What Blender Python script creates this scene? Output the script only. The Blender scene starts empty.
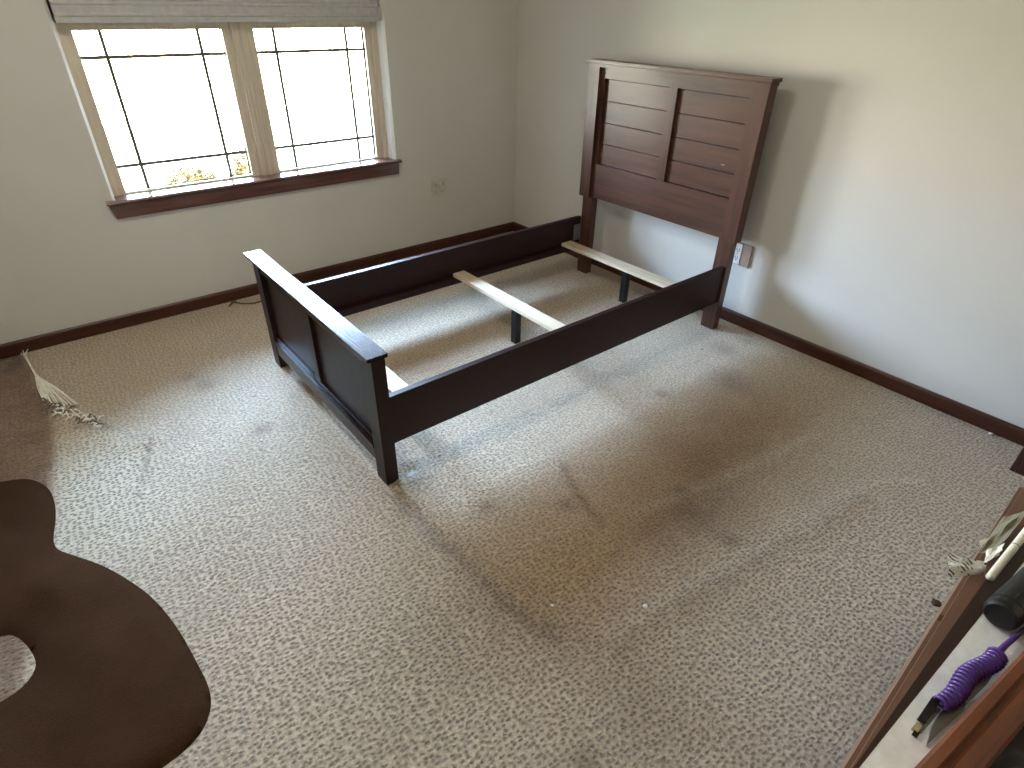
import bpy, bmesh, math, random
from mathutils import Vector, Matrix, noise
random.seed(7)
S = bpy.context.scene
COL = S.collection

# ------------------------------------------------------------------ helpers
def link(name, me, mat=None, parent=None):
    o = bpy.data.objects.new(name, me)
    COL.objects.link(o)
    if mat is not None:
        me.materials.append(mat)
    if parent is not None:
        o.parent = parent
    return o

def done(name, bm, mat, parent=None, smooth=False, bevel=0.0, seg=2, origin=None):
    if bevel > 0:
        es = [e for e in bm.edges if len(e.link_faces) == 2 and e.calc_face_angle(0) > 0.5]
        bmesh.ops.bevel(bm, geom=es, offset=bevel, segments=seg, profile=0.6, affect='EDGES', clamp_overlap=True)
    bmesh.ops.recalc_face_normals(bm, faces=bm.faces[:])
    me = bpy.data.meshes.new(name)
    bm.to_mesh(me); bm.free()
    if smooth:
        for p in me.polygons: p.use_smooth = True
    o = link(name, me, mat, None)
    if parent is not None:
        o.parent = parent
        o.matrix_parent_inverse = Matrix.Translation(-parent.location) if parent.rotation_euler.z == 0 else Matrix()
    return o

def add_box(bm, a, b):
    """axis aligned box between corners a and b"""
    x0, x1 = sorted((a[0], b[0])); y0, y1 = sorted((a[1], b[1])); z0, z1 = sorted((a[2], b[2]))
    v = [bm.verts.new(c) for c in ((x0,y0,z0),(x1,y0,z0),(x1,y1,z0),(x0,y1,z0),(x0,y0,z1),(x1,y0,z1),(x1,y1,z1),(x0,y1,z1))]
    for f in ((0,3,2,1),(4,5,6,7),(0,1,5,4),(1,2,6,5),(2,3,7,6),(3,0,4,7)):
        bm.faces.new([v[i] for i in f])
    return v

def box(name, a, b, mat, parent=None, bevel=0.0, seg=2):
    bm = bmesh.new(); add_box(bm, a, b)
    return done(name, bm, mat, parent, bevel=bevel, seg=seg)

def add_prism(bm, poly, lo, hi, axis):
    """extrude 2D polygon along axis (0,1,2); poly in the other two axes in order"""
    def P(p, h):
        c = [p[0], p[1]]; c.insert(axis, h); return c
    A = [bm.verts.new(P(p, lo)) for p in poly]; B = [bm.verts.new(P(p, hi)) for p in poly]
    bm.faces.new(A); bm.faces.new(B[::-1])
    n = len(poly)
    for i in range(n):
        bm.faces.new((A[i], A[(i+1) % n], B[(i+1) % n], B[i]))

def add_tube(bm, pts, r, seg=8, caps=True):
    pts = [Vector(p) for p in pts]; rings = []
    up = Vector((0, 0, 1))
    for i, p in enumerate(pts):
        d = (pts[min(i+1, len(pts)-1)] - pts[max(i-1, 0)]).normalized()
        if abs(d.dot(up)) > .95: u = d.cross(Vector((1, 0, 0))).normalized()
        else: u = d.cross(up).normalized()
        w = d.cross(u)
        rr = r[i] if isinstance(r, (list, tuple)) else r
        rings.append([bm.verts.new(p + (u*math.cos(2*math.pi*k/seg) + w*math.sin(2*math.pi*k/seg))*rr) for k in range(seg)])
    for a, b in zip(rings, rings[1:]):
        for k in range(seg):
            bm.faces.new((a[k], a[(k+1) % seg], b[(k+1) % seg], b[k]))
    if caps:
        bm.faces.new(rings[0][::-1]); bm.faces.new(rings[-1])

def add_lathe(bm, prof, c, axis, seg=24):
    """prof list of (t, r) along axis direction from c"""
    axis = Vector(axis).normalized(); c = Vector(c)
    u = axis.cross(Vector((0, 0, 1)))
    if u.length < .1: u = axis.cross(Vector((1, 0, 0)))
    u.normalize(); w = axis.cross(u)
    rings = []
    for t, r in prof:
        rings.append([bm.verts.new(c + axis*t + (u*math.cos(2*math.pi*k/seg) + w*math.sin(2*math.pi*k/seg))*max(r, 1e-4)) for k in range(seg)])
    for a, b in zip(rings, rings[1:]):
        for k in range(seg):
            bm.faces.new((a[k], a[(k+1) % seg], b[(k+1) % seg], b[k]))
    bm.faces.new(rings[0][::-1]); bm.faces.new(rings[-1])

def thing(name, label, cat, loc=(0, 0, 0), group=None):
    o = bpy.data.objects.new(name, None); COL.objects.link(o)
    o.location = loc; o.empty_display_size = .1
    o['label'] = label; o['category'] = cat
    if group: o['group'] = group
    return o

def tag(o, label, cat, group=None, kind=None):
    o['label'] = label; o['category'] = cat
    if group: o['group'] = group
    if kind: o['kind'] = kind
    return o

def struct(o):
    o['kind'] = 'structure'; return o

# ------------------------------------------------------------------ materials
def rgb(r, g, b):
    f = lambda c: (c/255/12.92) if c/255 <= .04045 else ((c/255+.055)/1.055)**2.4
    return (f(r), f(g), f(b), 1)

class NT:
    def __init__(s, name):
        s.m = bpy.data.materials.new(name); s.m.use_nodes = True
        s.t = s.m.node_tree; s.b = s.t.nodes['Principled BSDF']
    def n(s, t, **kw):
        nd = s.t.nodes.new(t)
        for k, v in kw.items(): setattr(nd, k, v)
        return nd
    def l(s, a, b): s.t.links.new(a, b)
    def val(s, **kw):
        for k, v in kw.items(): s.b.inputs[k.replace('_', ' ')].default_value = v
    def coord(s, scale=(1, 1, 1), rot=(0, 0, 0)):
        tc = s.n('ShaderNodeTexCoord'); mp = s.n('ShaderNodeMapping')
        s.l(tc.outputs['Object'], mp.inputs['Vector'])
        mp.inputs['Scale'].default_value = scale; mp.inputs['Rotation'].default_value = rot
        return mp.outputs['Vector']
    def noise(s, vec, scale, detail=4, rough=.55, dist=0):
        nd = s.n('ShaderNodeTexNoise'); s.l(vec, nd.inputs['Vector'])
        nd.inputs['Scale'].default_value = scale; nd.inputs['Detail'].default_value = detail
        nd.inputs['Roughness'].default_value = rough; nd.inputs['Distortion'].default_value = dist
        return nd.outputs['Fac']
    def ramp(s, fac, stops):
        nd = s.n('ShaderNodeValToRGB'); s.l(fac, nd.inputs['Fac'])
        e = nd.color_ramp.elements
        while len(e) < len(stops): e.new(.5)
        for i, (p, c) in enumerate(stops):
            e[i].position = p; e[i].color = c
        return nd.outputs['Color']
    def math(s, op, a, b=None):
        nd = s.n('ShaderNodeMath', operation=op)
        for i, v in enumerate((a, b)):
            if v is None: continue
            if isinstance(v, (int, float)): nd.inputs[i].default_value = v
            else: s.l(v, nd.inputs[i])
        return nd.outputs[0]
    def mix(s, fac, a, b, mode='MIX'):
        nd = s.n('ShaderNodeMix', data_type='RGBA', blend_type=mode)
        for sock, v in ((nd.inputs[0], fac), (nd.inputs[6], a), (nd.inputs[7], b)):
            if isinstance(v, (int, float, tuple)): sock.default_value = v
            else: s.l(v, sock)
        return nd.outputs[2]
    def bump(s, h, strength=.3, dist=.005, normal=None):
        nd = s.n('ShaderNodeBump'); s.l(h, nd.inputs['Height'])
        nd.inputs['Strength'].default_value = strength; nd.inputs['Distance'].default_value = dist
        if normal is not None: s.l(normal, nd.inputs['Normal'])
        return nd.outputs['Normal']

def flat(name, col, rough=.6, metal=0, **kw):
    a = NT(name)
    v = a.coord(); f = a.noise(v, 40, 3)
    c0 = tuple(c*.9 for c in col[:3]) + (1,); c1 = tuple(min(1, c*1.08) for c in col[:3]) + (1,)
    a.l(a.ramp(f, [(.3, c0), (.7, c1)]), a.b.inputs['Base Color'])
    a.val(Roughness=rough, Metallic=metal, **kw)
    return a.m

def wood(name, dark, mid, rough=.38, grain_axis=0, coat=0.0, scale=1.0, bump=.08):
    """long grain along grain_axis in object space"""
    a = NT(name)
    sc = [26*scale, 26*scale, 26*scale]; sc[grain_axis] = 1.6*scale
    v = a.coord(tuple(sc))
    f = a.noise(v, 1.6, 8, .62, .6)
    v2 = a.coord(tuple(c*4 for c in sc)); g = a.noise(v2, 1.5, 4, .6)
    v3 = a.coord((2.5, 2.5, 2.5)); big = a.noise(v3, 1.3, 3)
    c = a.ramp(f, [(.3, dark), (.7, mid)])
    c = a.mix(a.math('MULTIPLY', g, .35), c, dark)
    c = a.mix(a.math('MULTIPLY', big, .35), c, tuple(x*.75 for x in mid[:3]) + (1,))
    a.l(c, a.b.inputs['Base Color'])
    a.l(a.math('ADD', a.math('MULTIPLY', g, .18), rough-.09), a.b.inputs['Roughness'])
    a.l(a.bump(g, bump, .002), a.b.inputs['Normal'])
    a.val(Coat_Weight=coat, Coat_Roughness=.12)
    return a.m

def paint(name, col, rough=.55, bumpy=.15):
    a = NT(name)
    v = a.coord()
    f = a.noise(v, 1.1, 4)
    sm = a.noise(v, 9, 5, .7)
    c0 = tuple(c*.95 for c in col[:3]) + (1,)
    c = a.ramp(f, [(.35, c0), (.65, col)])
    c = a.mix(a.math('MULTIPLY', sm, .12), c, tuple(x*.8 for x in col[:3]) + (1,))
    a.l(c, a.b.inputs['Base Color'])
    h = a.noise(v, 260, 3)
    a.l(a.bump(h, bumpy, .001), a.b.inputs['Normal'])
    a.val(Roughness=rough)
    return a.m

M = {}
M['wall'] = paint('wall_paint', rgb(212, 208, 199), .6)
M['ceiling'] = paint('ceiling_paint', rgb(225, 222, 214), .8)
M['base'] = wood('baseboard_wood', rgb(42, 19, 9), rgb(90, 44, 22), .40, 0)
M['base_y'] = wood('baseboard_wood_y', rgb(42, 19, 9), rgb(90, 44, 22), .40, 1)
M['casing'] = wood('casing_wood', rgb(38, 19, 14), rgb(78, 42, 30), .4, 2)
M['sill'] = wood('sill_wood', rgb(72, 44, 36), rgb(118, 78, 64), .22, 0, coat=.6)
M['frame'] = wood('window_frame_wood', rgb(190, 175, 154), rgb(226, 212, 190), .42, 2)
M['grille'] = flat('grille_bar', rgb(96, 92, 84), .5)
M['esp_x'] = wood('espresso_x', rgb(27, 9, 6), rgb(48, 18, 12), .45, 0)
M['esp_y'] = wood('espresso_y', rgb(26, 11, 8), rgb(46, 22, 17), .24, 1, bump=.25)
M['esp_z'] = wood('espresso_z', rgb(26, 12, 9), rgb(48, 24, 18), .42, 2)
M['head_y'] = wood('headboard_y', rgb(50, 28, 18), rgb(100, 63, 44), .33, 1, scale=.6)
M['head_z'] = wood('headboard_z', rgb(50, 28, 18), rgb(96, 60, 42), .33, 2)
for k_ in ('esp_x', 'esp_y', 'esp_z'): M[k_].node_tree.nodes['Principled BSDF'].inputs['Specular IOR Level'].default_value = .28
M['groove'] = flat('plank_groove', rgb(18, 10, 8), .8)
M['slat'] = wood('pine_slat', rgb(198, 176, 144), rgb(226, 208, 180), .6, 1, scale=.7)
M['black'] = flat('black_plastic', rgb(12, 12, 13), .45)
M['metal'] = flat('bracket_metal', rgb(150, 150, 150), .4, .8)
M['plate'] = flat('white_plastic', rgb(228, 226, 220), .35)
M['plate_beige'] = flat('beige_plastic', rgb(204, 196, 186), .4)
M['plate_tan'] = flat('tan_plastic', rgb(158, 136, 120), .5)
M['slot'] = flat('slot_dark', rgb(30, 28, 26), .6)
M['purple'] = flat('purple_coil', rgb(84, 50, 128), .3)
M['fob'] = flat('key_fob', rgb(28, 20, 22), .4)
M['brass'] = flat('brass_tip', rgb(190, 178, 130), .4, .4)
M['steel'] = flat('key_steel', rgb(140, 135, 125), .35, .8)
M['laminate'] = flat('white_laminate', rgb(248, 247, 243), .35)
M['cab'] = wood('cabinet_wood', rgb(112, 80, 60), rgb(146, 110, 86), .45, 0)
M['cab_dark'] = wood('cabinet_wood_dark', rgb(50, 28, 20), rgb(86, 50, 36), .45, 0)
M['cab_edge'] = wood('cabinet_edge_wood', rgb(44, 26, 18), rgb(70, 42, 30), .5, 0)
M['frame_wood'] = wood('moulded_frame_wood', rgb(84, 44, 26), rgb(138, 80, 50), .35, 0)
M['frame_panel'] = flat('frame_panel', rgb(30, 14, 12), .45)
M['debris'] = flat('debris', rgb(70, 42, 26), .8)
M['lint'] = flat('lint', rgb(235, 230, 220), .9)
M['cord'] = flat('cord', rgb(96, 62, 50), .5)
M['fringe'] = flat('frayed_backing', rgb(246, 242, 228), .8)
M['knot'] = flat('frayed_knot', rgb(110, 108, 100), .9)
M['pad'] = flat('clear_pad', rgb(196, 190, 180), .25)

# paper with rows of small dark marks
a = NT('printed_paper')
v = a.coord((1, 1, 1)); w = a.n('ShaderNodeTexWave', wave_type='BANDS', bands_direction='X'); a.l(v, w.inputs['Vector'])
w.inputs['Scale'].default_value = 42; w.inputs['Distortion'].default_value = 9; w.inputs['Detail'].default_value = 3
m1 = a.math('GREATER_THAN', w.outputs['Fac'], .72)
m2 = a.math('GREATER_THAN', a.noise(v, 70, 3), .5)
a.l(a.mix(a.math('MULTIPLY', m1, m2), rgb(232, 228, 214), rgb(60, 55, 50)), a.b.inputs['Base Color']); a.val(Roughness=.7)
M['print'] = a.m
M['paper'] = flat('plain_paper', rgb(236, 230, 212), .7)
M['film'] = flat('olive_film', rgb(128, 122, 98), .35)

# window blind: fine horizontal pleats are geometry; fabric colour here
M['blind'] = flat('blind_fabric', rgb(186, 184, 180), .7)

# window glass
a = NT('window_glass')
a.val(Base_Color=(1, 1, 1, 1), Roughness=.0, IOR=1.45, Transmission_Weight=1.0)
g = a.n('ShaderNodeBsdfTransparent'); gl = a.n('ShaderNodeBsdfGlossy'); gl.inputs['Roughness'].default_value = .02
fr = a.n('ShaderNodeFresnel'); fr.inputs['IOR'].default_value = 1.35
mx = a.n('ShaderNodeMixShader'); a.l(fr.outputs[0], mx.inputs[0]); a.l(g.outputs[0], mx.inputs[1]); a.l(gl.outputs[0], mx.inputs[2])
a.l(mx.outputs[0], a.t.nodes['Material Output'].inputs['Surface'])
M['glass'] = a.m

# carpet: looped pile in rows with dark pits between the loops, with furniture marks, stains and paler areas
def carpet_mat():
    a = NT('berber_carpet')
    v = a.coord((1, 1, 1), (0, 0, math.radians(4)))
    wob = a.n('ShaderNodeTexNoise'); a.l(v, wob.inputs['Vector']); wob.inputs['Scale'].default_value = 9; wob.inputs['Detail'].default_value = 2
    vv = a.n('ShaderNodeVectorMath', operation='MULTIPLY_ADD'); a.l(wob.outputs['Color'], vv.inputs[0]); vv.inputs[1].default_value = (.02, .02, 0); a.l(v, vv.inputs[2])
    mp = a.n('ShaderNodeMapping'); a.l(vv.outputs[0], mp.inputs['Vector']); mp.inputs['Scale'].default_value = (54, 72, 0.001)
    vo = a.n('ShaderNodeTexVoronoi', feature='F1', voronoi_dimensions='2D'); a.l(mp.outputs[0], vo.inputs['Vector'])
    vo.inputs['Scale'].default_value = 1; vo.inputs['Randomness'].default_value = .62
    fine = a.noise(v, 230, 4, .75)
    loop = a.noise(v, 95, 2, .5)
    cell = a.n('ShaderNodeSeparateColor'); a.l(vo.outputs['Color'], cell.inputs[0])
    # pit radius differs from stitch to stitch
    d = a.math('SUBTRACT', vo.outputs['Distance'], a.math('MULTIPLY', cell.outputs[1], .10))
    d = a.math('ADD', d, a.math('MULTIPLY', a.math('SUBTRACT', fine, .5), .62))
    pit = a.ramp(d, [(.05, (1, 1, 1, 1)), (.38, (0, 0, 0, 1))])
    h = a.math('ADD', a.math('MULTIPLY', a.math('SUBTRACT', 1.0, pit), 1.0), a.math('ADD', a.math('MULTIPLY', fine, .7), a.math('MULTIPLY', loop, .8)))
    lt = a.ramp(loop, [(.36, (0, 0, 0, 1)), (.64, (1, 1, 1, 1))])
    base = a.mix(lt, rgb(180, 160, 134), rgb(214, 196, 170))
    base = a.mix(a.math('MULTIPLY', a.ramp(fine, [(.4, (1, 1, 1, 1)), (.6, (0, 0, 0, 1))]), .22), base, rgb(130, 112, 90))
    base = a.mix(a.math('MULTIPLY', pit, .56), base, rgb(92, 76, 57))
    # stains, grime, furniture marks and paler pile
    st = a.n('ShaderNodeAttribute', attribute_name='stain'); gr = a.n('ShaderNodeAttribute', attribute_name='grime'); pp = a.n('ShaderNodeAttribute', attribute_name='pale_pile')
    n1 = a.noise(v, 5.5, 6, .65); n2 = a.noise(v, 34, 5, .7)
    n3 = a.noise(v, 1.7, 5, .6)
    patch = a.ramp(n3, [(.42, (0, 0, 0, 1)), (.75, (1, 1, 1, 1))])
    base = a.mix(a.math('MULTIPLY', patch, .35), base, rgb(152, 130, 102))
    brk = a.math('ADD', a.math('MULTIPLY', n1, 1.1), a.math('MULTIPLY', n2, .7))
    brk = a.math('SUBTRACT', brk, .1)
    sf = a.n('ShaderNodeClamp'); a.l(a.math('MULTIPLY', st.outputs['Fac'], brk), sf.inputs[0])
    gf = a.n('ShaderNodeClamp'); a.l(a.math('MULTIPLY', gr.outputs['Fac'], brk), gf.inputs[0])
    base = a.mix(sf.outputs[0], base, a.mix(1.0, base, rgb(208, 176, 136), 'MULTIPLY'))
    base = a.mix(gf.outputs[0], base, a.mix(1.0, base, rgb(134, 116, 98), 'MULTIPLY'))
    base = a.mix(pp.outputs['Fac'], base, a.mix(a.math('MULTIPLY', pit, .8), rgb(212, 202, 178), rgb(98, 86, 68)))
    # tiny specks of dirt
    vs = a.n('ShaderNodeTexVoronoi', feature='F1'); a.l(v, vs.inputs['Vector']); vs.inputs['Scale'].default_value = 6
    sp = a.ramp(vs.outputs['Distance'], [(.03, (1, 1, 1, 1)), (.07, (0, 0, 0, 1))])
    base = a.mix(a.math('MULTIPLY', sp, .5), base, rgb(84, 66, 48))
    a.l(base, a.b.inputs['Base Color'])
    a.val(Roughness=.95, Sheen_Weight=.25, Sheen_Roughness=.6, Specular_IOR_Level=.15)
    a.l(a.bump(h, .75, .0045), a.b.inputs['Normal'])
    return a.m
M['carpet'] = carpet_mat()

a = NT('brown_underlay')
v = a.coord(); f = a.noise(v, 14, 6, .7); f2 = a.noise(v, 130, 3, .7)
c = a.ramp(f, [(.3, rgb(142, 122, 100)), (.7, rgb(166, 146, 122))])
a.l(a.mix(a.math('MULTIPLY', f2, .5), c, rgb(112, 90, 72)), a.b.inputs['Base Color']); a.val(Roughness=.95, Specular_IOR_Level=.1)
a.l(a.bump(f2, .6, .004), a.b.inputs['Normal'])
M['underlay'] = a.m

a = NT('dark_brown_fleece')
v = a.coord((1, 1, 1)); v2 = a.coord((10, 70, 70), (0, 0, 1.0))
f = a.noise(v, 4, 5, .6); f2 = a.noise(v2, 2.5, 5, .7); f3 = a.noise(v, 190, 4, .75)
c = a.ramp(f, [(.3, rgb(56, 38, 26)), (.7, rgb(72, 50, 35))])
c = a.mix(a.math('MULTIPLY', f2, .45), c, rgb(92, 66, 46))
c = a.mix(a.math('MULTIPLY', f3, .35), c, rgb(36, 22, 14))
a.l(c, a.b.inputs['Base Color']); a.val(Roughness=1.0, Specular_IOR_Level=.0)
hh = a.math('ADD', a.math('MULTIPLY', f2, .4), f3)
a.l(a.bump(hh, .9, .006), a.b.inputs['Normal'])
M['fleece'] = a.m

# ------------------------------------------------------------------ room shell
ZC = 2.45           # ceiling height
XL, YN = -4.35, -4.30
WX0, WX1, WZ0, WZ1 = -2.552, -.992, .640, 1.56    # window opening
WT = .14            # wall thickness at the window

# window wall with rounded (bullnose) opening edge
bm = bmesh.new()
xs = [XL, WX0, WX1, 0.12]; zs = [-.03, WZ0, WZ1, ZC]
R_ = .018
def wall_window():
    rb = R_
    def rect(x0, x1, z0, z1, y):
        return [bm.verts.new((x0, y, z0)), bm.verts.new((x1, y, z0)), bm.verts.new((x1, y, z1)), bm.verts.new((x0, y, z1))]
    loops = []
    for k in range(7):
        t = k/6*math.pi/2
        off = rb*(1-k/6)*.75; y = rb*(k/6)*1.1
        loops.append(rect(WX0-off, WX1+off, WZ0-off, WZ1+off, y))
    loops.append(rect(WX0, WX1, WZ0, WZ1, WT))
    outer = rect(XL-.12, .12, -.03, ZC, 0)
    back = rect(XL-.12, .12, -.03, ZC, WT)
    seq = [outer] + loops + [back]
    for A, B in zip(seq, seq[1:]):
        for i in range(4):
            f = bm.faces.new((A[i], A[(i+1) % 4], B[(i+1) % 4], B[i]))
            f.smooth = False
    for i in range(4):
        bm.faces.new((outer[i], outer[(i+1) % 4], back[(i+1) % 4], back[i]))
wall_window()
struct(done('wall_back', bm, M['wall']))

struct(box('wall_right', (0, .0, -.03), (.12, YN-.12, ZC), M['wall']))
struct(box('wall_left', (XL-.12, .0, -.03), (XL, YN-.12, ZC), M['wall']))
struct(box('wall_front', (XL, YN-.12, -.03), (0, YN, ZC), M['wall']))
struct(box('ceiling', (XL-.12, .14, ZC), (.12, YN-.12, ZC+.1), M['ceiling']))
# closet return wall at the near right corner, with its wooden casing
struct(box('wall_closet', (-.215, -3.405, 0), (0, YN, ZC), M['wall']))
struct(box('trim_1', (-.236, -3.388, 0), (-.0, -3.4045, ZC-.3), M['casing'], bevel=.003))
struct(box('trim_2', (-.236, -3.4055, 0), (-.2155, -3.46, ZC-.3), M['casing'], bevel=.003))

# baseboards with a rounded top
def baseboard(name, p0, p1, along, inward, mat):
    h, t = .069, .013
    prof = [(0, 0), (t, 0), (t, h*.80), (t*.8, h*.92), (t*.45, h), (0, h)]
    bm = bmesh.new()
    if along == 0:
        add_prism(bm, [(p0[1]+inward*a_, z) for a_, z in prof], p0[0], p1[0], 0)
    else:
        add_prism(bm, [(p0[0]+inward*a_, z) for a_, z in prof], p0[1], p1[1], 1)
    return struct(done(name, bm, mat))
baseboard('baseboard_back', (XL, 0), (0, 0), 0, -1, M['base'])
baseboard('baseboard_right', (0, -.013), (0, -3.388), 1, -1, M['base_y'])
baseboard('baseboard_left', (XL, -.013), (XL, YN), 1, 1, M['base_y'])

# sub floor with the exposed brown underlay
struct(box('floor_base', (XL-.12, .0, -.05), (.12, YN-.12, -.012), M['underlay']))

# ---------------- carpet
TEAR = [(-3.160, 0.0), (-3.150, -.15), (-3.128, -.36), (-3.112, -.62), (-3.115, -.83), (-3.15, -1.12), (-3.20, -1.52), (-3.32, -2.1), (-3.5, -2.9), (-3.6, -4.5)]
def tear_x(y):
    for (xa, ya), (xb, yb) in zip(TEAR, TEAR[1:]):
        if yb <= y <= ya:
            t = (ya-y)/(ya-yb); x = xa+(xb-xa)*t
            return x + .004*math.sin(y*17)
    return TEAR[-1][0]
def seg_d(p, a_, b_):
    ax, ay = a_; bx, by = b_; dx, dy = bx-ax, by-ay
    t = max(0, min(1, ((p[0]-ax)*dx+(p[1]-ay)*dy)/(dx*dx+dy*dy+1e-12)))
    return math.hypot(p[0]-ax-t*dx, p[1]-ay-t*dy)
def path_d(p, path): return min(seg_d(p, a_, b_) for a_, b_ in zip(path, path[1:]))
def G(d, s): return math.exp(-(d/s)**2)
def sm(a_, b_, x):
    t = max(0, min(1, (x-a_)/(b_-a_))); return t*t*(3-2*t)

STREAK = [(-2.20, -2.03), (-2.195, -2.31), (-2.175, -2.67), (-2.13, -2.82)]
CURVE = [(-1.608, -2.279), (-1.669, -2.415), (-1.716, -2.593)]
L1 = [(-.644, -2.801), (-1.194, -2.716), (-1.569, -2.642)]
L2 = [(-.861, -3.092), (-1.421, -3.025), (-1.785, -2.973), (-2.006, -2.956)]
L3 = [(-.61, -3.2), (-.765, -3.086), (-1.2, -3.06)]
RIDGE = [(-3.06, -.80), (-3.0, -.90), (-2.95, -1.02), (-2.898, -1.125), (-2.835, -1.15)]
SLIT = [(-2.828, -1.144), (-2.86, -1.25), (-2.90, -1.36), (-2.925, -1.47)]
def carpet_attr(x, y):
    p = (x, y)
    st = gr = wo = 0; z = 0
    st += .55*G(math.hypot((x+1.90)*1.0, (y+2.70)*1.0), .34)
    st += .5*G(math.hypot(x+1.28, y+2.60), .42)
    st += .45*G(math.hypot(x+.75, y+2.55), .45)
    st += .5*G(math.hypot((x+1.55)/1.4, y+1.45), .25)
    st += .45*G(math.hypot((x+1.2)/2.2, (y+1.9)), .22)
    gr += .42*G(path_d(p, STREAK), .028) + .2*G(path_d(p, STREAK), .11)
    gr += .6*G(math.hypot((x+1.42)/1.8, y+2.76), .13)
    gr += .45*G(math.hypot((x+1.0)/1.8, y+2.62), .22)
    gr += .7*G(path_d(p, CURVE), .014)
    gr += .28*G(path_d(p, L2), .03)
    gr += .55*G(math.hypot(x+.545, y+2.326), .10) + .5*G(math.hypot(x+.311, y+2.14), .08) + .5*G(math.hypot(x+.12, y+2.15), .06)
    gr += .3*G(math.hypot(x+2.083, y+3.085), .12) + .3*G(math.hypot(x+2.4, y+2.65), .18)
    gr += .5*G(math.hypot(x+2.537, y+.855), .06) + .5*G(math.hypot(x+2.58, y+.74), .04)
    for cx, cy in ((-1.982, -2.282), (-1.356, -2.667), (-1.424, -2.914), (-1.75, -2.45), (-2.3, -3.1), (-.9, -2.2), (-2.45, -1.35)):
        gr += .6*G(math.hypot(x-cx, y-cy), .035)
    wo += .22*G(path_d(p, L1), .022) + .2*G(path_d(p, L3), .025) + .14*G(path_d(p, [(q[0], q[1]+.05) for q in L2]), .02)
    # bolder, paler pile right below the rip
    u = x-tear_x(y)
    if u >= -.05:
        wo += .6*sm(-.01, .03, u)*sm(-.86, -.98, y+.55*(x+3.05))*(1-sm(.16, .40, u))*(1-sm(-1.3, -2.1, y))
    gr += .9*G(path_d(p, SLIT), .008)
    gr += .5*G(path_d(p, [(-3.0, -.86), (-2.93, -1.0), (-2.88, -1.09), (-2.82, -1.11)]), .02)
    # flattened brown zone left of the rip
    lz = 1-sm(-.035, .012, u)
    st += 1.1*lz; gr += .62*lz + .6*lz*(1-sm(.10, .22, -y))
    # relief
    z -= .006*(1-sm(-.02, .01, u))*sm(-1.5, -1.0, y)
    z += .010*G(path_d(p, RIDGE), .05)
    z += .004*G(path_d(p, SLIT), .03) - .006*G(path_d(p, SLIT), .006)
    z += .004*G(path_d(p, L1), .03) + .004*G(path_d(p, L3), .03) + .003*G(path_d(p, L2), .035) - .004*G(path_d(p, STREAK), .04)
    z -= .010*G(math.hypot(x+2.093, y+1.955), .030) - .006*G(abs(math.hypot(x+2.093, y+1.955)-.055), .02)
    z += .0035*noise.noise(Vector((x*1.7, y*1.7, 0)))
    return min(st, 1), min(gr, 1), min(wo, 1), z
bm = bmesh.new()
NX, NY = 220, 220
lay = [bm.verts.layers.float.new(n_) for n_ in ('stain', 'grime', 'pale_pile')]
rows = []
for j in range(NY+1):
    y = 0 + (YN)*j/NY
    x0 = XL; r = []
    for i in range(NX+1):
        t = i/NX; x = x0 + (0-x0)*t
        s_, g_, w_, z_ = carpet_attr(x, y)
        v = bm.verts.new((x, y, z_)); v[lay[0]] = s_; v[lay[1]] = g_; v[lay[2]] = w_
        r.append(v)
    rows.append(r)
for j in range(NY):
    for i in range(NX):
        bm.faces.new((rows[j][i], rows[j][i+1], rows[j+1][i+1], rows[j+1][i])).smooth = True
# cut edge down to the underlay
low = [bm.verts.new((r[0].co.x-.002, r[0].co.y, -.012)) for r in rows]
for j in range(NY):
    bm.faces.new((rows[j][0], rows[j+1][0], low[j+1], low[j]))
for l_, r in zip(low, rows):
    for q in lay: l_[q] = r[0][q]
struct(done('floor', bm, M['carpet']))

# ------------------------------------------------------------------ window
def bar_member(bm, x0, x1, z0, z1, y0, y1): add_box(bm, (x0, y0, z0), (x1, y1, z1))
bm = bmesh.new()                       # fixed outer frame and mullion, stepped mouldings
FY = .078
for a_, b_, c_, d_ in ((WX0, WX0+.026, WZ0, WZ1), (WX1-.030, WX1, WZ0, WZ1)):
    bar_member(bm, a_, b_, c_, d_, FY, WT)
bar_member(bm, WX0, WX1, WZ0-.0, WZ0+.018, FY+.004, WT)
bar_member(bm, WX0, WX1, 1.405, WZ1, FY, WT)
bar_member(bm, -1.803, -1.745, WZ0, WZ1, FY-.012, WT)
bar_member(bm, -1.788, -1.780, WZ0, WZ1, FY-.017, WT); bar_member(bm, -1.768, -1.760, WZ0, WZ1, FY-.017, WT)
bar_member(bm, -1.812, -1.736, WZ0, WZ1, FY, WT)
done_frame = done('window_1', bm, M['frame'], bevel=.0025)
struct(done_frame)
SASH = [(WX0+.026, -1.812, -2.489, -1.852), (-1.736, WX1-.030, -1.694, -1.068)]
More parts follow.
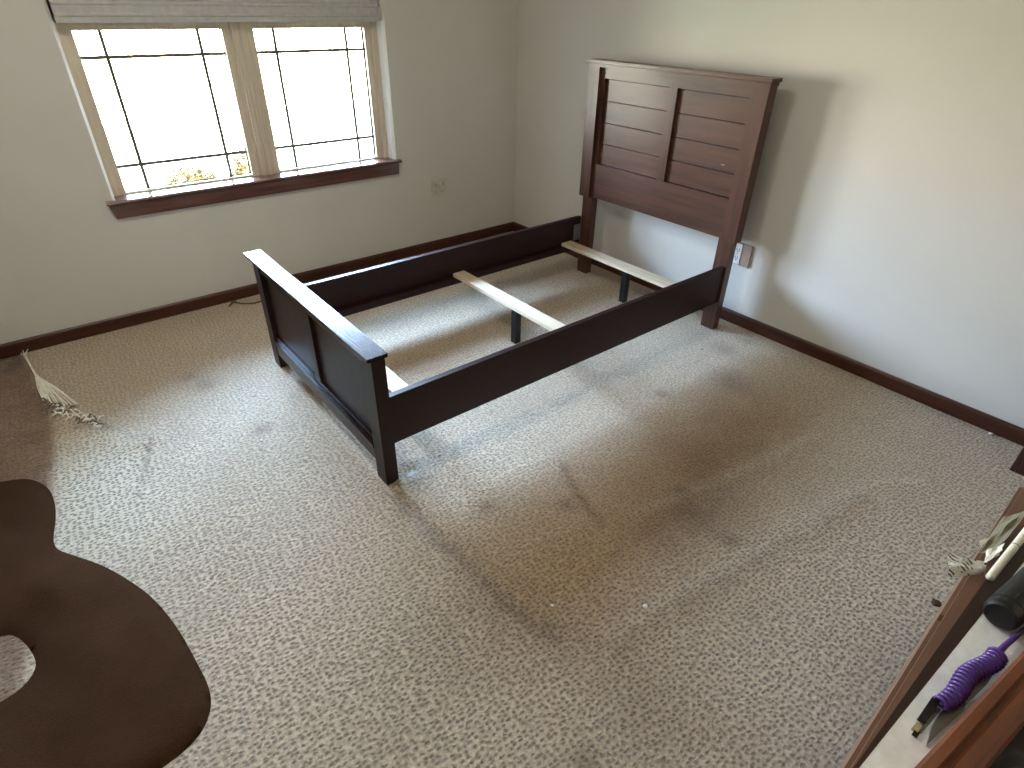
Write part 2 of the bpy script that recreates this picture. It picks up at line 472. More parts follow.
for k, (s0, s1, g0, g1) in enumerate(SASH):
    bm = bmesh.new()
    zb, zt = .664, 1.370
    st0, st1 = WZ0+.018, 1.405
    # sash: outer step and inner glazing bead
    for (e, y0) in ((0, FY+.010), (.55, FY+.022)):
        a0 = s0+(g0-s0)*e; a1 = s1+(g1-s1)*e; b0 = st0+(zb-st0)*e; b1 = st1+(zt-st1)*e
        bar_member(bm, a0, g0, b0, b1, y0, WT-.01); bar_member(bm, g1, a1, b0, b1, y0, WT-.01)
        bar_member(bm, g0, g1, b0, zb, y0, WT-.01); bar_member(bm, g0, g1, zt, b1, y0, WT-.01)
    sash = done('window_%d' % (k+2), bm, M['frame'], bevel=.002)
    struct(sash)
    gy = WT-.030
    box('glass_pane', (g0-.004, gy, zb-.004), (g1+.004, gy+.004, zt+.004), M['glass'], sash)
    bm = bmesh.new()
    bw = .008; yb = gy-.006
    for xx in (g0+.108, g1-.110): add_box(bm, (xx-bw, yb, zb), (xx+bw, yb+.005, zt))
    for zz in (zb+.120, zt-.108): add_box(bm, (g0, yb+.0005, zz-bw), (g1, yb+.0045, zz+bw))
    done('grille', bm, M['grille'], sash)
# sill board (stool) and apron
bm = bmesh.new()
prof = [(FY+.01, .640), (FY+.01, .655), (-.022, .655), (-.032, .650), (-.034, .643), (-.028, .636), (0, .634), (0, .640)]
add_prism(bm, [(y_, z_) for y_, z_ in ((.0, .6545), (-.022, .6545), (-.031, .651), (-.034, .645), (-.030, .638), (.0, .636))], -2.598, -.957, 0)
add_box(bm, (WX0, 0, .6405), (WX1, FY+.012, .6545))
struct(done('trim_3', bm, M['sill']))
bm = bmesh.new()
add_prism(bm, [(-2.592, .636), (-.972, .636), (-.980, .568), (-2.575, .568)], -.019, 0, 1)
struct(done('trim_4', bm, M['sill'], bevel=.002))

# raised blind, gathered under its headrail at the top of the window
bl = thing('window_blind', 'pale grey fabric blind pulled up at the top of the double window', 'blind', (-1.78, .02, 1.402))
bm = bmesh.new()
add_box(bm, (-2.545, .002, 1.402), (-1.018, .055, 1.425)); done('bottom_rail', bm, M['blind'], bl, bevel=.004)
bm = bmesh.new()
z_ = 1.425
y0, y1 = .006, .050
pts_f = []
for z_ in (1.425, 1.468, 1.486, 1.504):
    pts_f += [(y0, z_), (y0-.004, z_+.004), (y0-.004, z_+.012), (y0, z_+.016)]
z_ = 1.521
pts = pts_f + [(y1, z_), (y1, 1.425)]
add_prism(bm, pts, -2.543, -1.012, 0); done('pleated_fabric', bm, M['blind'], bl)
bm = bmesh.new(); add_box(bm, (-2.547, -.002, 1.517), (-1.003, .06, 1.556)); done('headrail', bm, M['blind'], bl, bevel=.003)
bm = bmesh.new(); add_box(bm, (-1.018, -.006, 1.408), (-1.000, .05, 1.47)); done('end_cap', bm, M['blind'], bl, bevel=.003)

# ------------------------------------------------------------------ bed
BED = thing('bed_frame', 'dark wooden bed frame with plank headboard and no mattress, standing on the carpet', 'bed', (-1.19, -1.42, 0))
hx = -.175; HN, HF = -1.963, -.8875
# headboard
def part(name, mat, boxes, bevel=.003, parent=BED):
    bm = bmesh.new()
    for a_, b_ in boxes: add_box(bm, a_, b_)
    return done(name, bm, mat, parent, bevel=bevel)
for (o_, i_) in ((HF, HF-.080), (HN, HN+.080)):
    part('headboard_leg', M['head_z'], [((hx+.004, o_, 0), (hx+.052, i_, .53))])
    s_ = 1 if o_ == HF else -1
    part('headboard_post', M['head_z'], [((hx-.012, o_+s_*.020, .500), (hx+.052, o_-s_*.062, 1.216))])
PL, PR = HF-.062, HN+.062
part('headboard_top_rail', M['head_y'], [((hx+.012, PL, 1.160), (hx+.045, PR, 1.216))])
part('headboard_bottom_rail', M['head_y'], [((hx+.008, PL, .503), (hx+.045, PR, .702))])
part('headboard_stile', M['head_z'], [((hx+.012, -1.421, .702), (hx+.040, -1.476, 1.160))])
part('headboard_stile', M['head_z'], [((hx+.012, PL, .702), (hx+.040, PL-.024, 1.160))])
part('headboard_stile', M['head_z'], [((hx+.012, PR, .702), (hx+.040, PR+.010, 1.160))])
zz = [.702, .8165, .931, 1.0455, 1.160]
for (ya, yb) in ((PL-.024, -1.421), (-1.476, PR+.010)):
    for z0, z1 in zip(zz, zz[1:]):
        part('plank', M['head_y'], [((hx+.030, ya+.002, z0+.0022), (hx+.039, yb-.002, z1-.0022-(.003 if z1 > 1.15 else 0)))], bevel=.0025)
part('headboard_back_panel', M['groove'], [((hx+.0392, PL-.002, .69), (hx+.0445, PR+.002, 1.17))], bevel=0)
bm = bmesh.new()          # stepped cornice cap
add_box(bm, (hx-.018, HF+.026, 1.216), (hx+.054, HN-.024, 1.231))
add_box(bm, (hx-.025, HF+.033, 1.233), (hx+.060, HN-.030, 1.249))
done('headboard_cap', bm, M['head_y'], BED, bevel=.004)
# pale scratch on a plank
part('scratch', M['slat'], [((hx+.0293, -1.792, .8475), (hx+.0305, -1.815, .8500))], bevel=0)

# footboard
fx = -2.205; FN, FF = -1.969, -.849
for (o_, s_) in ((FF, 1), (FN, -1)):
    part('footboard_leg', M['esp_z'], [((fx, o_, 0), (fx+.050, o_-s_*.070, .540))])
YA, YB = FF-.070, FN+.070
part('footboard_top_rail', M['esp_y'], [((fx+.004, YA, .494), (fx+.040, YB, .540))])
part('footboard_bottom_rail', M['esp_y'], [((fx+.002, YA, .078), (fx+.044, YB, .142)), ((fx+.009, YA, .142), (fx+.040, YB, .176))])
part('footboard_moulding', M['esp_y'], [((fx-.004, YA, .136), (fx+.008, YB, .150))], bevel=.004)
part('footboard_stile', M['esp_z'], [((fx+.006, -1.385, .176), (fx+.038, -1.435, .494))])
for ya, yb in ((YA, -1.385), (-1.435, YB)):
    part('footboard_panel', M['esp_z'], [((fx+.020, ya+.001, .174), (fx+.032, yb-.001, .496))], bevel=0)
bm = bmesh.new()
add_box(bm, (fx-.012, FF+.010, .538), (fx+.054, FN-.010, .548))
add_box(bm, (fx-.023, FF+.022, .548), (fx+.048+.004, FN-.022, .5605))
done('footboard_cap', bm, M['esp_y'], BED, bevel=.002)

# side rails, cleats and brackets
RN0, RN1 = -1.954, -1.930
RF0, RF1 = -.862, -.886
part('side_rail', M['esp_x'], [((fx+.050, RN0, .164), (hx+.004, RN1, .365))], bevel=.002)
part('side_rail', M['esp_x'], [((fx+.050, RF0, .164), (hx+.004, RF1, .365))], bevel=.002)
part('cleat', M['esp_x'], [((fx+.06, RN1, .170), (hx-.02, RN1+.030, .205))], bevel=.002)
part('cleat', M['esp_x'], [((fx+.06, RF1, .170), (hx-.02, RF1-.034, .205))], bevel=.002)
for yb, s_ in ((RF1, -1), (RN1, 1)):
    b_ = part('metal_bracket', M['metal'], [((hx-.056, yb, .216), (hx+.004, yb+s_*.004, .320))], bevel=.001)
    for zc in (.24, .295):
        bm = bmesh.new()
        add_lathe(bm, [(0, .006), (.003, .006), (.005, .003)], (hx-.028, yb+s_*.004, zc), (0, s_, 0), 10)
        done('screw', bm, M['metal'], b_, smooth=False)
# slats with centre support legs
for xa, xb, rot in ((-.335, -.255, 0), (-1.170, -1.095, 0), (-2.030, -1.955, 0)):
    sl = part('slat', M['slat'], [((xa, -.892, .205), (xb, -1.926, .224))], bevel=.0015)
    xc = (xa+xb)/2
    g_ = part('support_leg', M['black'], [((xc-.018, -1.392, .0), (xc+.018, -1.428, .205))], bevel=.002)
    for yy in (-.905, -1.41):
        bm = bmesh.new(); add_lathe(bm, [(0, .004), (.0015, .004)], (xc, yy, .2238), (0, 0, 1), 8)
        done('screw', bm, M['metal'], sl)

# ------------------------------------------------------------------ wall plates
t = thing('wall_outlet', 'beige double gang outlet plate on the wall below the window right end', 'outlet', (-.672, 0, .43))
bm = bmesh.new(); add_box(bm, (-.732, 0, .372), (-.612, -.006, .490)); done('cover_plate', bm, M['plate_beige'], t, bevel=.003)
for xc in (-.702, -.645):
    bm = bmesh.new()
    add_lathe(bm, [(0, .019), (.006, .018), (.010, .015)], (xc, -.006, .455), (0, -1, 0), 20)
    add_lathe(bm, [(0, .019), (.004, .018)], (xc, -.006, .405), (0, -1, 0), 20)
    rc = done('receptacle', bm, M['plate_beige'], t)
    for dx in (-.006, .006): box('slot', (xc+dx-.001, -.0099, .401), (xc+dx+.001, -.0108, .411), M['slot'], rc)
    box('slot', (xc-.003, -.0159, .448), (xc+.003, -.0170, .460), M['slot'], rc)
t = thing('wall_outlet', 'white outlet on a tan wall plate just right of the headboard', 'outlet', (0, -1.93, .395))
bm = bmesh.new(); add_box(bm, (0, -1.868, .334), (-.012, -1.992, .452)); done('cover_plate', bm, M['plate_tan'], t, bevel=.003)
bm = bmesh.new(); add_box(bm, (-.012, -1.874, .338), (-.0155, -1.938, .448)); rc = done('receptacle', bm, M['plate'], t, bevel=.001)
for zc in (.414, .372):
    for dy in (-.007, .007): box('slot', (-.0152, -1.917+dy-.0016, zc-.003), (-.0166, -1.917+dy+.0016, zc+.008), M['slot'], rc)
    bm = bmesh.new(); add_lathe(bm, [(0, .0034), (.0014, .0034)], (-.0152, -1.917, zc-.009), (-1, 0, 0), 10); done('ground_slot', bm, M['slot'], rc)
bm = bmesh.new(); add_lathe(bm, [(0, .003), (.0014, .003)], (-.0152, -1.917, .393), (-1, 0, 0), 10); done('screw', bm, M['metal'], rc)

# ------------------------------------------------------------------ dark brown throw heaped on the carpet
OUT = [(-3.62, -1.00), (-3.45, -1.03), (-3.304, -1.080), (-3.231, -1.115), (-3.185, -1.20), (-3.168, -1.30), (-3.172, -1.42), (-3.190, -1.50), (-3.195, -1.57), (-3.153, -1.636), (-3.088, -1.735), (-3.038, -1.845), (-2.994, -1.965), (-2.965, -2.10), (-2.950, -2.24), (-2.941, -2.34), (-2.946, -2.405), (-2.973, -2.455), (-3.014, -2.484), (-3.068, -2.495), (-3.14, -2.50), (-3.35, -2.62), (-3.60, -2.60), (-3.80, -2.30), (-3.86, -1.80), (-3.80, -1.30)]
HOLE = [(-3.46, -1.86), (-3.344, -1.841), (-3.31, -1.895), (-3.288, -1.972), (-3.286, -2.017), (-3.310, -2.055), (-3.357, -2.075), (-3.46, -2.06), (-3.50, -1.95)]
def chaikin(P, n=2):
    for _ in range(n):
        Q = []
        for a_, b_ in zip(P, P[1:]+P[:1]):
            Q += [(a_[0]*.75+b_[0]*.25, a_[1]*.75+b_[1]*.25), (a_[0]*.25+b_[0]*.75, a_[1]*.25+b_[1]*.75)]
        P = Q
    return P
OUT = chaikin(OUT); HOLE = chaikin(HOLE)
def inside(p, poly):
    c = False; n = len(poly)
    for i in range(n):
        (x1, y1), (x2, y2) = poly[i], poly[(i+1) % n]
        if (y1 > p[1]) != (y2 > p[1]) and p[0] < (x2-x1)*(p[1]-y1)/(y2-y1)+x1: c = not c
    return c
def sd(p):
    d1 = path_d(p, OUT+[OUT[0]]); d1 = d1 if inside(p, OUT) else -d1
    d2 = path_d(p, HOLE+[HOLE[0]]); d2 = -d2 if inside(p, HOLE) else d2
    return min(d1, d2)
bm = bmesh.new(); step = .012; V = {}
x0, y0 = -3.90, -2.68
nx, ny = int(1.0/step), int(1.72/step)
def throw_h(x, y, d):
    H = .034
    h = H*(1-math.exp(-max(d, 0)/.07))
    h += .014*noise.noise(Vector((x*5, y*5, 3)))*min(1, max(d, 0)/.06)
    h += .0015*math.sin((x*1.0+y*.6)*38+3*noise.noise(Vector((x*3, y*3, 0))))*min(1, max(d, 0)/.08)
    return max(h, 0)
D = {}
for i in range(nx+1):
    for j in range(ny+1):
        D[i, j] = sd((x0+i*step, y0+j*step))
def keep(i, j): return all(D[i+a_, j+b_] > -step*.75 for a_ in (0, 1) for b_ in (0, 1)) and any(D[i+a_, j+b_] > 0 for a_ in (0, 1) for b_ in (0, 1))
def vert(i, j):
    if (i, j) not in V:
        x, y = x0+i*step, y0+j*step; d = D[i, j]
        if d < step*.75:      # pull border vertices onto the outline
            e = 1e-3
            gx = (sd((x+e, y))-sd((x-e, y)))/(2*e); gy = (sd((x, y+e))-sd((x, y-e)))/(2*e)
            x -= gx*d; y -= gy*d; d = 0
        b_ = 0.0
        V[i, j] = bm.verts.new((x, y, b_+throw_h(x, y, d)+(-.001 if d <= 0 else 0)))
    return V[i, j]
for i in range(nx):
    for j in range(ny):
        if keep(i, j):
            bm.faces.new((vert(i, j), vert(i+1, j), vert(i+1, j+1), vert(i, j+1))).smooth = True
tag(done('throw_blanket', bm, M['fleece'], smooth=True), 'dark brown throw blanket heaped on the carpet at the lower left', 'blanket')

# ------------------------------------------------------------------ ripped carpet backing: frayed strands
FR = thing('frayed_carpet_strands', 'white frayed carpet strands pulled out of the rip by the left baseboard', 'carpet strands', (-3.1, -.5, 0))
bm = bmesh.new()
top = Vector((-3.157, -.075, .020)); neck = Vector((-3.132, -.33, .018))
ends = [(-3.125, -.575), (-3.108, -.60), (-3.085, -.625), (-3.062, -.650), (-3.045, -.668), (-3.030, -.690), (-3.02, -.70), (-3.098, -.61), (-3.073, -.64), (-3.115, -.59), (-3.052, -.66)]
for k in range(26):
    e = ends[k % len(ends)]
    ex, ey = e[0]+random.uniform(-.008, .008), e[1]+random.uniform(-.012, .012)
    j = lambda s: random.uniform(-s, s)
    n_ = neck + Vector((j(.003), j(.01), j(.003)))
    mid = n_.lerp(Vector((ex, ey, .010)), .5) + Vector((j(.006), j(.006), .006+j(.004)))
    add_tube(bm, [top+Vector((j(.006), j(.012), j(.004))), top.lerp(n_, .5)+Vector((j(.002), 0, .004)), n_, mid, (ex, ey, .010)], [.0022, .0018, .0020, .0022, .0018], 5)
done('strand_bundle', bm, M['fringe'], FR, smooth=True)
bm = bmesh.new()
for k in range(9):
    x = top.x+random.uniform(-.016, .022); y = top.y+random.uniform(.0, .045)
    add_tube(bm, [(top.x, top.y-.01, .018), (x, y, .02+random.uniform(0, .008))], [.0022, .0014], 5)
done('strand_tip', bm, M['fringe'], FR)
for k in range(60):
    bm = bmesh.new()
    u_ = random.random(); cx = -3.12+.155*u_+random.uniform(-.02, .02); cy = -.62-.30*u_+random.uniform(-.055, .05)
    tgt = bm
    an = random.uniform(0, 6.28); ln = random.uniform(.010, .022)
    c = Vector((cx, cy, .010+random.uniform(0, .006)))
    add_tube(tgt, [c-Vector((math.cos(an)*ln, math.sin(an)*ln, .004)), c+Vector((0, 0, .005)), c+Vector((math.cos(an)*ln, math.sin(an)*ln, -.004))], [.002, .0034, .002], 6)
    done('dark_tuft' if k % 5 < 2 else 'pale_tuft', bm, M['knot'] if k % 5 < 2 else M['fringe'], FR, smooth=True)

# small things on the carpet
bm = bmesh.new()
add_tube(bm, [(-2.165, -.018, .006), (-2.150, -.05, .006), (-2.125, -.085, .006), (-2.097, -.112, .006), (-2.060, -.130, .006), (-2.01, -.125, .006), (-1.95, -.09, .006), (-1.88, -.04, .006)], .0045, 8)
add_tube(bm, [(-2.190, -.085, .006), (-2.165, -.060, .009), (-2.135, -.035, .006)], .004, 8)
tag(done('loose_cord', bm, M['cord'], smooth=True), 'thin brown cord looping off the baseboard behind the footboard', 'cord')
def nugget(name, c, r, mat, label, cat, sq=.6, n=3):
    bm = bmesh.new(); bmesh.ops.create_icosphere(bm, subdivisions=2, radius=r)
    for v in bm.verts:
        v.co *= 1+.45*noise.noise(v.co*(1.3/r)+Vector(c)*9)
        v.co.z *= sq; v.co += Vector(c)+Vector((0, 0, r*sq*.8))
    return tag(done(name, bm, mat, smooth=False), label, cat)
nugget('wood_chip', (-1.151, -3.452, 0), .013, M['debris'], 'small brown chip of debris on the carpet beside the cabinet', 'debris')
nugget('lint_speck', (-2.072, -2.733, 0), .005, M['lint'], 'white lint speck on the brown stained carpet, left of the pair', 'lint')
nugget('lint_speck', (-1.855, -2.908, 0), .007, M['lint'], 'white lint speck on open carpet, right of the pair', 'lint')
nugget('lint_speck', (-2.475, -1.42, 0), .005, M['lint'], 'white lint speck on the carpet beside the footboard', 'lint')
nugget('paint_flake', (-.03, -3.262, 0), .009, M['lint'], 'pale flake lying at the foot of the right baseboard', 'debris')
bm = bmesh.new()
for k in range(1): pass
add_box(bm, (-.016, -.013, 0), (.016, .013, .004)); add_box(bm, (-.010, -.008, .004), (.010, -.004, .006))
for v in bm.verts: v.co = Matrix.Rotation(.5, 3, 'Z') @ v.co + Vector((-2.098, -1.968, -.006))
tag(done('furniture_pad', bm, M['pad'], bevel=.0015), 'small pale plastic pad in the dent by the front footboard leg', 'furniture pad')

# ------------------------------------------------------------------ wooden cabinet at the near right
CT = thing('wooden_cabinet', 'brown wooden cabinet with a white top and lower ledge in the near right corner', 'cabinet', (-1.8, -3.8, 0))
def lerp_edge(x, x0, y0, x1, y1): return y0+(y1-y0)*(x-x0)/(x1-x0)
ledge_y = lambda x: lerp_edge(x, -2.237, -3.507, -1.633, -3.4865)
top_y = lambda x: lerp_edge(x, -2.338, -3.512, -1.987, -3.529)
XA, XB, YBk = -2.39, -1.22, -4.08
def slab(bm, fy, z0, z1, xa=XA, xb=XB, yb=YBk):
    add_prism(bm, [(xa, fy(xa)), (xb, fy(xb)), (xb, yb), (xa, yb)], z0, z1, 2)
bm = bmesh.new(); slab(bm, lambda x: ledge_y(x)-.004, .06, .58, XA+.005, XB-.005); done('cabinet_body', bm, M['cab_dark'], CT, bevel=.003)
bm = bmesh.new(); slab(bm, ledge_y, .58, .60); done('ledge_board', bm, M['cab'], CT, bevel=.003)
edge_y = lambda x: lerp_edge(x, -2.338, -3.509, -1.987, -3.511)
bm = bmesh.new(); slab(bm, lambda x: edge_y(x)-.003, .60, .735, XA+.02, XB-.02); done('upper_case', bm, M['cab_edge'], CT)
bm = bmesh.new(); add_prism(bm, [(XA+.012, edge_y(XA)), (XB-.012, edge_y(XB)), (XB-.012, top_y(XB-.012)-.001), (XA+.012, top_y(XA+.012)-.001)], .734, .7501, 2); done('edge_strip', bm, M['cab_edge'], CT)
bm = bmesh.new(); slab(bm, top_y, .735, .75, XA+.015, XB-.015); done('white_top', bm, M['laminate'], CT)
for xx in (XA+.03, XB-.09):
    for yy in (-3.60, YBk+.05): part('foot', M['cab_dark'], [((xx, yy, 0), (xx+.05, yy-.05 if yy > -3.8 else yy+.05, .06))], parent=CT)
for xa, xb in ((XA+.03, -1.815), (-1.795, XB-.03)):
    bm = bmesh.new()
    slab(bm, lambda x: ledge_y(x)+.006, .10, .55, xa, xb, -3.47-.05)
    d_ = done('cabinet_door', bm, M['cab'], CT, bevel=.003)

# moulded frame lying on the white top, turned a little
FRM = thing('framed_board', 'brown moulded wooden frame around a dark board, lying on the white cabinet top', 'framed board', (-2.12, -3.75, .75))
ang = math.atan2(-3.582+3.548, -2.041+2.327)
F0 = Vector((-2.327, -3.551, 0)); ux = Vector((math.cos(ang), math.sin(ang), 0)); uy = Vector((math.sin(ang), -math.cos(ang), 0))
def fpt(u, v, z): p = F0+ux*u+uy*v; return (p.x, p.y, z)
U0, U1, VW = -.09, .62, .48
prof = [(0, .752), (0, .792), (.004, .799), (.014, .800), (.017, .7945), (.021, .7945), (.024, .799), (.036, .797), (.042, .790), (.046, .775), (.046, .752)]
def rail(p, q, nin, name):
    """frame rail from p to q in (u,v), profile offset towards nin, mitred"""
    bm = bmesh.new(); A = []; B = []
    du = Vector((q[0]-p[0], q[1]-p[1])).normalized()
    for o_, z_ in prof:
        a_ = Vector(p)+Vector(nin)*o_+du*o_; b_ = Vector(q)+Vector(nin)*o_-du*o_
        A.append(bm.verts.new(fpt(a_.x, a_.y, z_))); B.append(bm.verts.new(fpt(b_.x, b_.y, z_)))
    n_ = len(prof)
    for i in range(n_): bm.faces.new((A[i], A[(i+1) % n_], B[(i+1) % n_], B[i]))
    bm.faces.new(A); bm.faces.new(B[::-1])
    done(name, bm, M['frame_wood'], FRM)
rail((U0, 0), (U1, 0), (0, 1), 'frame_rail'); rail((U0, VW), (U1, VW), (0, -1), 'frame_rail')
rail((U0, 0), (U0, VW), (1, 0), 'frame_rail'); rail((U1, 0), (U1, VW), (-1, 0), 'frame_rail')
bm = bmesh.new()
add_prism(bm, [fpt(U0+.044, .044, 0)[:2], fpt(U1-.044, .044, 0)[:2], fpt(U1-.044, VW-.044, 0)[:2], fpt(U0+.044, VW-.044, 0)[:2]], .752, .766, 2)
done('dark_panel', bm, M['frame_panel'], FRM)

# black cylinder lying on the white top
bm = bmesh.new()
ax = Vector((1, -.13, .0)).normalized()
add_lathe(bm, [(0, .010), (.001, .019), (.004, .0225), (.010, .024), (.020, .024), (.0205, .023), (.022, .023), (.0225, .024), (.20, .024), (.205, .019)], (-1.985, -3.547, .7745), ax, 32)
tag(done('black_canister', bm, M['black'], smooth=False), 'black cylindrical canister lying on the white cabinet top beside the purple coil', 'canister')

# purple spiral wrist coil with keys
K = thing('coil_keychain', 'purple spiral wrist keychain with keys lying on the white cabinet top', 'keychain', (-2.11, -3.55, .75))
bm = bmesh.new()
P0 = Vector((-2.186, -3.5435, .764)); P1 = Vector((-2.045, -3.566, .766))
ax = (P1-P0).normalized(); sid = ax.cross(Vector((0, 0, 1))).normalized(); up = sid.cross(ax)
N = 420; turns = 19
pts = []
for i in range(N+1):
    t_ = i/N; an = 2*math.pi*turns*t_
    rr = .0105*(.75+.25*math.sin(min(1, t_*2.2)*math.pi/2))
    wv = .003*math.sin(t_*9)
    pts.append(P0.lerp(P1, t_)+sid*(math.cos(an)*rr+wv)+up*math.sin(an)*rr)
add_tube(bm, pts, .0027, 6)
done('spiral_coil', bm, M['purple'], K, smooth=True)
bm = bmesh.new()
add_tube(bm, [tuple(P1), (-2.02, -3.569, .764), (-1.99, -3.574, .762), (-1.95, -3.580, .758)], [.0045, .004, .0035, .003], 8)
done('strap', bm, M['purple'], K, smooth=True)
def bar(name, p, q, w, h, mat, par):
    p, q = Vector(p), Vector(q); d = (q-p).normalized(); s_ = d.cross(Vector((0, 0, 1))).normalized()*w/2; h_ = Vector((0, 0, h/2))
    bm = bmesh.new()
    v = [bm.verts.new(c) for c in (p-s_-h_, p+s_-h_, q+s_-h_, q-s_-h_, p-s_+h_, p+s_+h_, q+s_+h_, q-s_+h_)]
    for f in ((0,3,2,1),(4,5,6,7),(0,1,5,4),(1,2,6,5),(2,3,7,6),(3,0,4,7)): bm.faces.new([v[i] for i in f])
    return done(name, bm, mat, par, bevel=min(w, h)*.2)
bar('key_handle', (-2.180, -3.538, .759), (-2.222, -3.5375, .757), .009, .008, M['fob'], K)
bar('key_blade', (-2.185, -3.545, .755), (-2.236, -3.541, .754), .006, .003, M['steel'], K)
bar('key_tip', (-2.228, -3.5375, .7555), (-2.240, -3.5368, .7545), .007, .005, M['brass'], K)
bar('key_tip', (-2.2375, -3.5395, .7545), (-2.246, -3.5395, .7535), .006, .003, M['fob'], K)
bm = bmesh.new()       # grey bunch of keys under the coil
add_prism(bm, [(-2.245, -3.5535), (-2.215, -3.549), (-2.19, -3.548), (-2.155, -3.552), (-2.13, -3.560), (-2.16, -3.567), (-2.20, -3.560)], .7505, .7545, 2)
add_prism(bm, [(-2.17, -3.553), (-2.09, -3.563), (-2.06, -3.574), (-2.10, -3.573), (-2.15, -3.566)], .7545, .7575, 2)
done('flat_key', bm, M['steel'], K, bevel=.0008)

# papers on the ledge and along the top edge
def crumple(name, outline, z, mat, label, cat, th=.0012, lift=.012, seed=0, n=8):
    """sheet over quad outline (4 pts), gently crumpled, real thickness"""
    A, B, C_, D_ = [Vector((p[0], p[1], p[2] if len(p) > 2 else z)) for p in outline]
    bm = bmesh.new(); g1 = []; g2 = []
    for i in range(n+1):
        r1 = []; r2 = []
        for j in range(n+1):
            s_, t_ = i/n, j/n
            p = A.lerp(B, s_).lerp(D_.lerp(C_, s_), t_)
            p.z += lift*noise.noise(Vector((s_*2.3+seed, t_*2.3, seed)))
            q = Vector((noise.noise(Vector((s_*4, t_*4, seed+5))), noise.noise(Vector((s_*4, t_*4, seed+9))), 0))*.003
            r1.append(bm.verts.new(p+q)); r2.append(bm.verts.new(p+q-Vector((0, 0, th))))
        g1.append(r1); g2.append(r2)
    for i in range(n):
        for j in range(n):
            bm.faces.new((g1[i][j], g1[i+1][j], g1[i+1][j+1], g1[i][j+1])); bm.faces.new((g2[i][j], g2[i][j+1], g2[i+1][j+1], g2[i+1][j]))
    for k in range(n):
        bm.faces.new((g1[k][0], g2[k][0], g2[k+1][0], g1[k+1][0])); bm.faces.new((g1[k][n], g1[k+1][n], g2[k+1][n], g2[k][n]))
        bm.faces.new((g1[0][k], g1[0][k+1], g2[0][k+1], g2[0][k])); bm.faces.new((g1[n][k], g2[n][k], g2[n][k+1], g1[n][k+1]))
    return tag(done(name, bm, mat), label, cat)
crumple('printed_paper', [(-1.722, -3.444, .628), (-1.690, -3.498, .632), (-1.706, -3.506, .620), (-1.764, -3.466, .616)], .62, M['print'], 'curled white paper with dark print jutting over the carpet from the cabinet ledge', 'paper', seed=1, lift=.006)
crumple('plastic_film', [(-1.668, -3.480, .622), (-1.50, -3.478, .612), (-1.47, -3.507, .64), (-1.650, -3.502, .640)], .63, M['film'], 'crumpled olive brown wrapping film on the cabinet ledge behind the papers', 'wrapping', seed=3, lift=.012)
crumple('paper_card', [(-1.668, -3.489, .640), (-1.636, -3.505, .652), (-1.672, -3.508, .648), (-1.702, -3.497, .636)], .63, M['paper'], 'small plain white card between the printed paper and the olive film', 'paper', seed=4, lift=.004)
crumple('paper_scrap', [(-1.627, -3.471, .624), (-1.606, -3.481, .626), (-1.622, -3.481, .624), (-1.640, -3.479, .622)], .63, M['paper'], 'tiny white torn paper corner above the printed paper on the ledge', 'paper', seed=6, lift=.002, n=3)
E1 = thing('paper_roll', 'long cream rolled paper lying along the edge of the white top', 'paper', (-1.8, -3.52, .77))
bm = bmesh.new()
add_tube(bm, [(-1.893, -3.5145, .7585), (-1.78, -3.5185, .7585), (-1.60, -3.524, .7585)], .0062, 12); done('roll', bm, M['paper'], E1, smooth=True)
bm = bmesh.new(); add_tube(bm, [(-1.785, -3.5185, .7585), (-1.7835, -3.5185, .7585)], .0064, 12); done('band', bm, M['slot'], E1)

# ------------------------------------------------------------------ outside: strip of ground with low dry hedge
gm = flat('dry_grass_ground', rgb(150, 140, 96), .95)
struct(box('ground', (-14, 3.0, -1.2), (16, 14, -1.1), gm))
lm = flat('dry_leaves', rgb(84, 64, 18), .9)
def shrub(name, c, R, H, n, label, grp=None):
    t = thing(name, label, 'shrub', c, grp)
    bm = bmesh.new()
    for k in range(n):
        an = random.uniform(0, 6.28); ra = R*math.sqrt(random.random()); h = random.random()
        zz_ = H*(.25+.75*h*math.sqrt(max(0, 1-(ra/R)**2)))
        p = Vector(c)+Vector((math.cos(an)*ra, math.sin(an)*ra*.5, zz_))
        s_ = random.uniform(.035, .07); q = Vector((random.uniform(-1, 1), random.uniform(-1, 1), random.uniform(-1, 1))).normalized()
        w_ = q.cross(Vector((.3, .2, .9))).normalized()
        vs = [bm.verts.new(p+q*s_), bm.verts.new(p+w_*s_*.5), bm.verts.new(p-q*s_), bm.verts.new(p-w_*s_*.5)]
        bm.faces.new(vs)
    f_ = done('foliage', bm, lm, t)
    f_['kind'] = 'stuff'
    bm = bmesh.new()
    for k in range(7):
        an = random.uniform(0, 6.28); add_tube(bm, [c, Vector(c)+Vector((math.cos(an)*R*.4, math.sin(an)*R*.2, H*.5)), Vector(c)+Vector((math.cos(an)*R*.8, math.sin(an)*R*.4, H*.9))], [.02, .012, .005], 5)
    done('branches', bm, M['cab_dark'], t)
shrub('garden_shrub', (-1.0, 6.0, -1.1), .42, .60, 1500, 'low dry yellow shrub outside the left window pane, left of the pair')
shrub('garden_shrub', (-.18, 6.0, -1.1), .27, .74, 900, 'taller dry yellow shrub outside the left window pane, right of the pair')

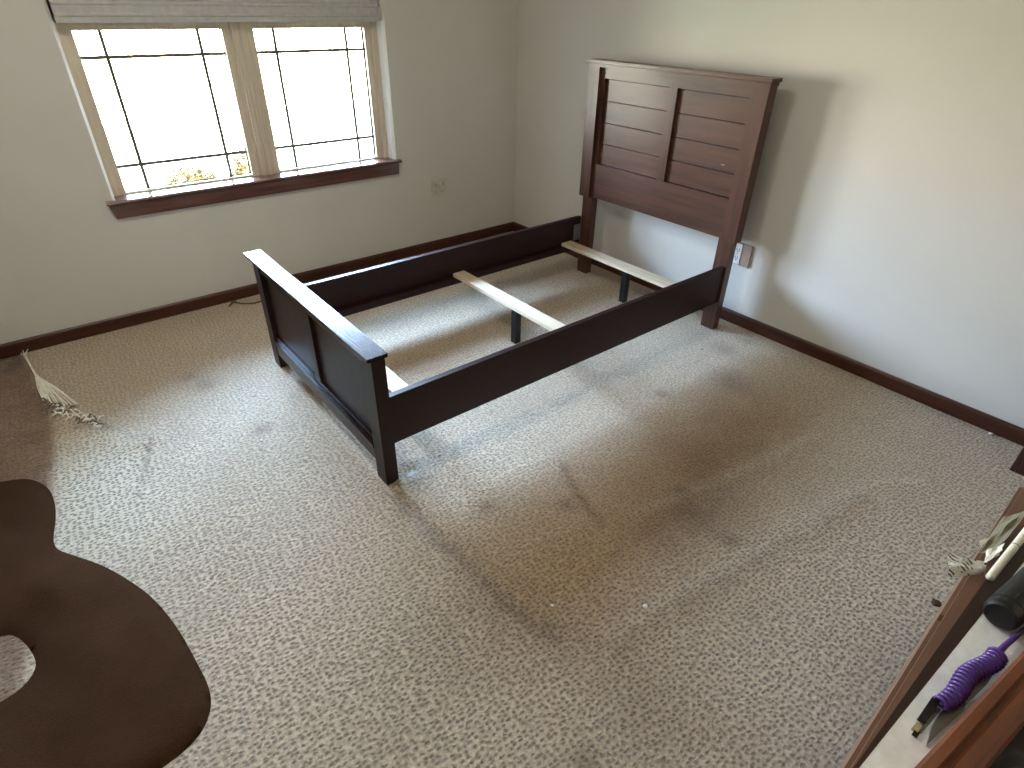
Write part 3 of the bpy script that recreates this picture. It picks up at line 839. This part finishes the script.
# ------------------------------------------------------------------ light
w = bpy.data.worlds.new('daylight'); S.world = w; w.use_nodes = True
nt = w.node_tree; bg = nt.nodes['Background']
tc = nt.nodes.new('ShaderNodeTexCoord'); sx = nt.nodes.new('ShaderNodeSeparateXYZ'); rp = nt.nodes.new('ShaderNodeValToRGB')
nt.links.new(tc.outputs['Generated'], sx.inputs[0])
mr = nt.nodes.new('ShaderNodeMapRange'); mr.inputs['From Min'].default_value = -1; mr.inputs['From Max'].default_value = 1
nt.links.new(sx.outputs['Z'], mr.inputs['Value']); nt.links.new(mr.outputs[0], rp.inputs['Fac'])
e = rp.color_ramp.elements
GROUND_C = (.44, .375, .265, 1)
e[0].position = .0; e[0].color = tuple(c*.8 for c in GROUND_C[:3]) + (1,)
e[1].position = .47; e[1].color = GROUND_C
e.new(.51).color = (.44, .46, .47, 1)
e.new(.62).color = (.43, .58, .80, 1)
e.new(.75).color = (.48, .77, 1.2, 1)
e.new(1.0).color = (.48, .77, 1.2, 1)
nt.links.new(rp.outputs['Color'], bg.inputs['Color'])
bg.inputs['Strength'].default_value = 90.0
for (g0, g1) in ((-2.489, -1.852), (-1.694, -1.068)):
    la = bpy.data.lights.new('window_portal', 'AREA'); la.shape = 'RECTANGLE'; la.size = g1-g0; la.size_y = .71
    la.cycles.is_portal = True
    o = bpy.data.objects.new('window_portal', la); COL.objects.link(o)
    o.location = ((g0+g1)/2, .16, 1.017); o.rotation_euler = (math.radians(-90), 0, 0)

# unseen ceiling lamp, added to brighten the room with fill light
cl = thing('added_fill_lamp', 'unseen round white lamp added on the ceiling for fill light', 'added fill lamp', (-2.5, -1.7, ZC))
bm = bmesh.new(); add_lathe(bm, [(0, .17), (.02, .17), (.03, .16)], (-2.5, -1.7, ZC), (0, 0, -1), 32); done('fill_lamp_base', bm, M['plate'], cl)
a = NT('fill_lamp_glow'); a.val(Base_Color=(.9, .88, .82, 1), Emission_Color=(1, .95, .88, 1), Emission_Strength=58.0)
bm = bmesh.new(); add_lathe(bm, [(.03, .15), (.05, .145), (.07, .12), (.085, .06), (.088, .01)], (-2.5, -1.7, ZC), (0, 0, -1), 32); done('fill_lamp_shade', bm, a.m, cl, smooth=True)

# ------------------------------------------------------------------ camera
cam = bpy.data.cameras.new('camera'); co = bpy.data.objects.new('camera', cam); COL.objects.link(co)
cam.sensor_fit = 'HORIZONTAL'; cam.sensor_width = 36.0; cam.lens = 588.93/1024*36.0
cam.clip_start = .02; cam.clip_end = 200
yaw, pitch, roll = .879828, -.578059, .020252
d = Vector((math.cos(pitch)*math.cos(yaw), math.cos(pitch)*math.sin(yaw), math.sin(pitch)))
r = Vector((math.sin(yaw), -math.cos(yaw), 0)); u = r.cross(d)
c_, s_ = math.cos(roll), math.sin(roll)
r2 = r*c_+u*s_; u2 = -r*s_+u*c_
m = Matrix((r2, u2, -d)).transposed().to_4x4(); m.translation = Vector((-2.88593, -3.50748, 1.51842))
co.matrix_world = m
S.camera = co
S.view_settings.view_transform = 'Standard'; S.view_settings.look = 'None'
S.view_settings.exposure = 0.5; S.view_settings.gamma = 1; S.view_settings.use_curve_mapping = False
S.cycles.use_denoising = True
S.cycles.max_bounces = 10; S.cycles.diffuse_bounces = 6
S.cycles.sample_clamp_indirect = 10
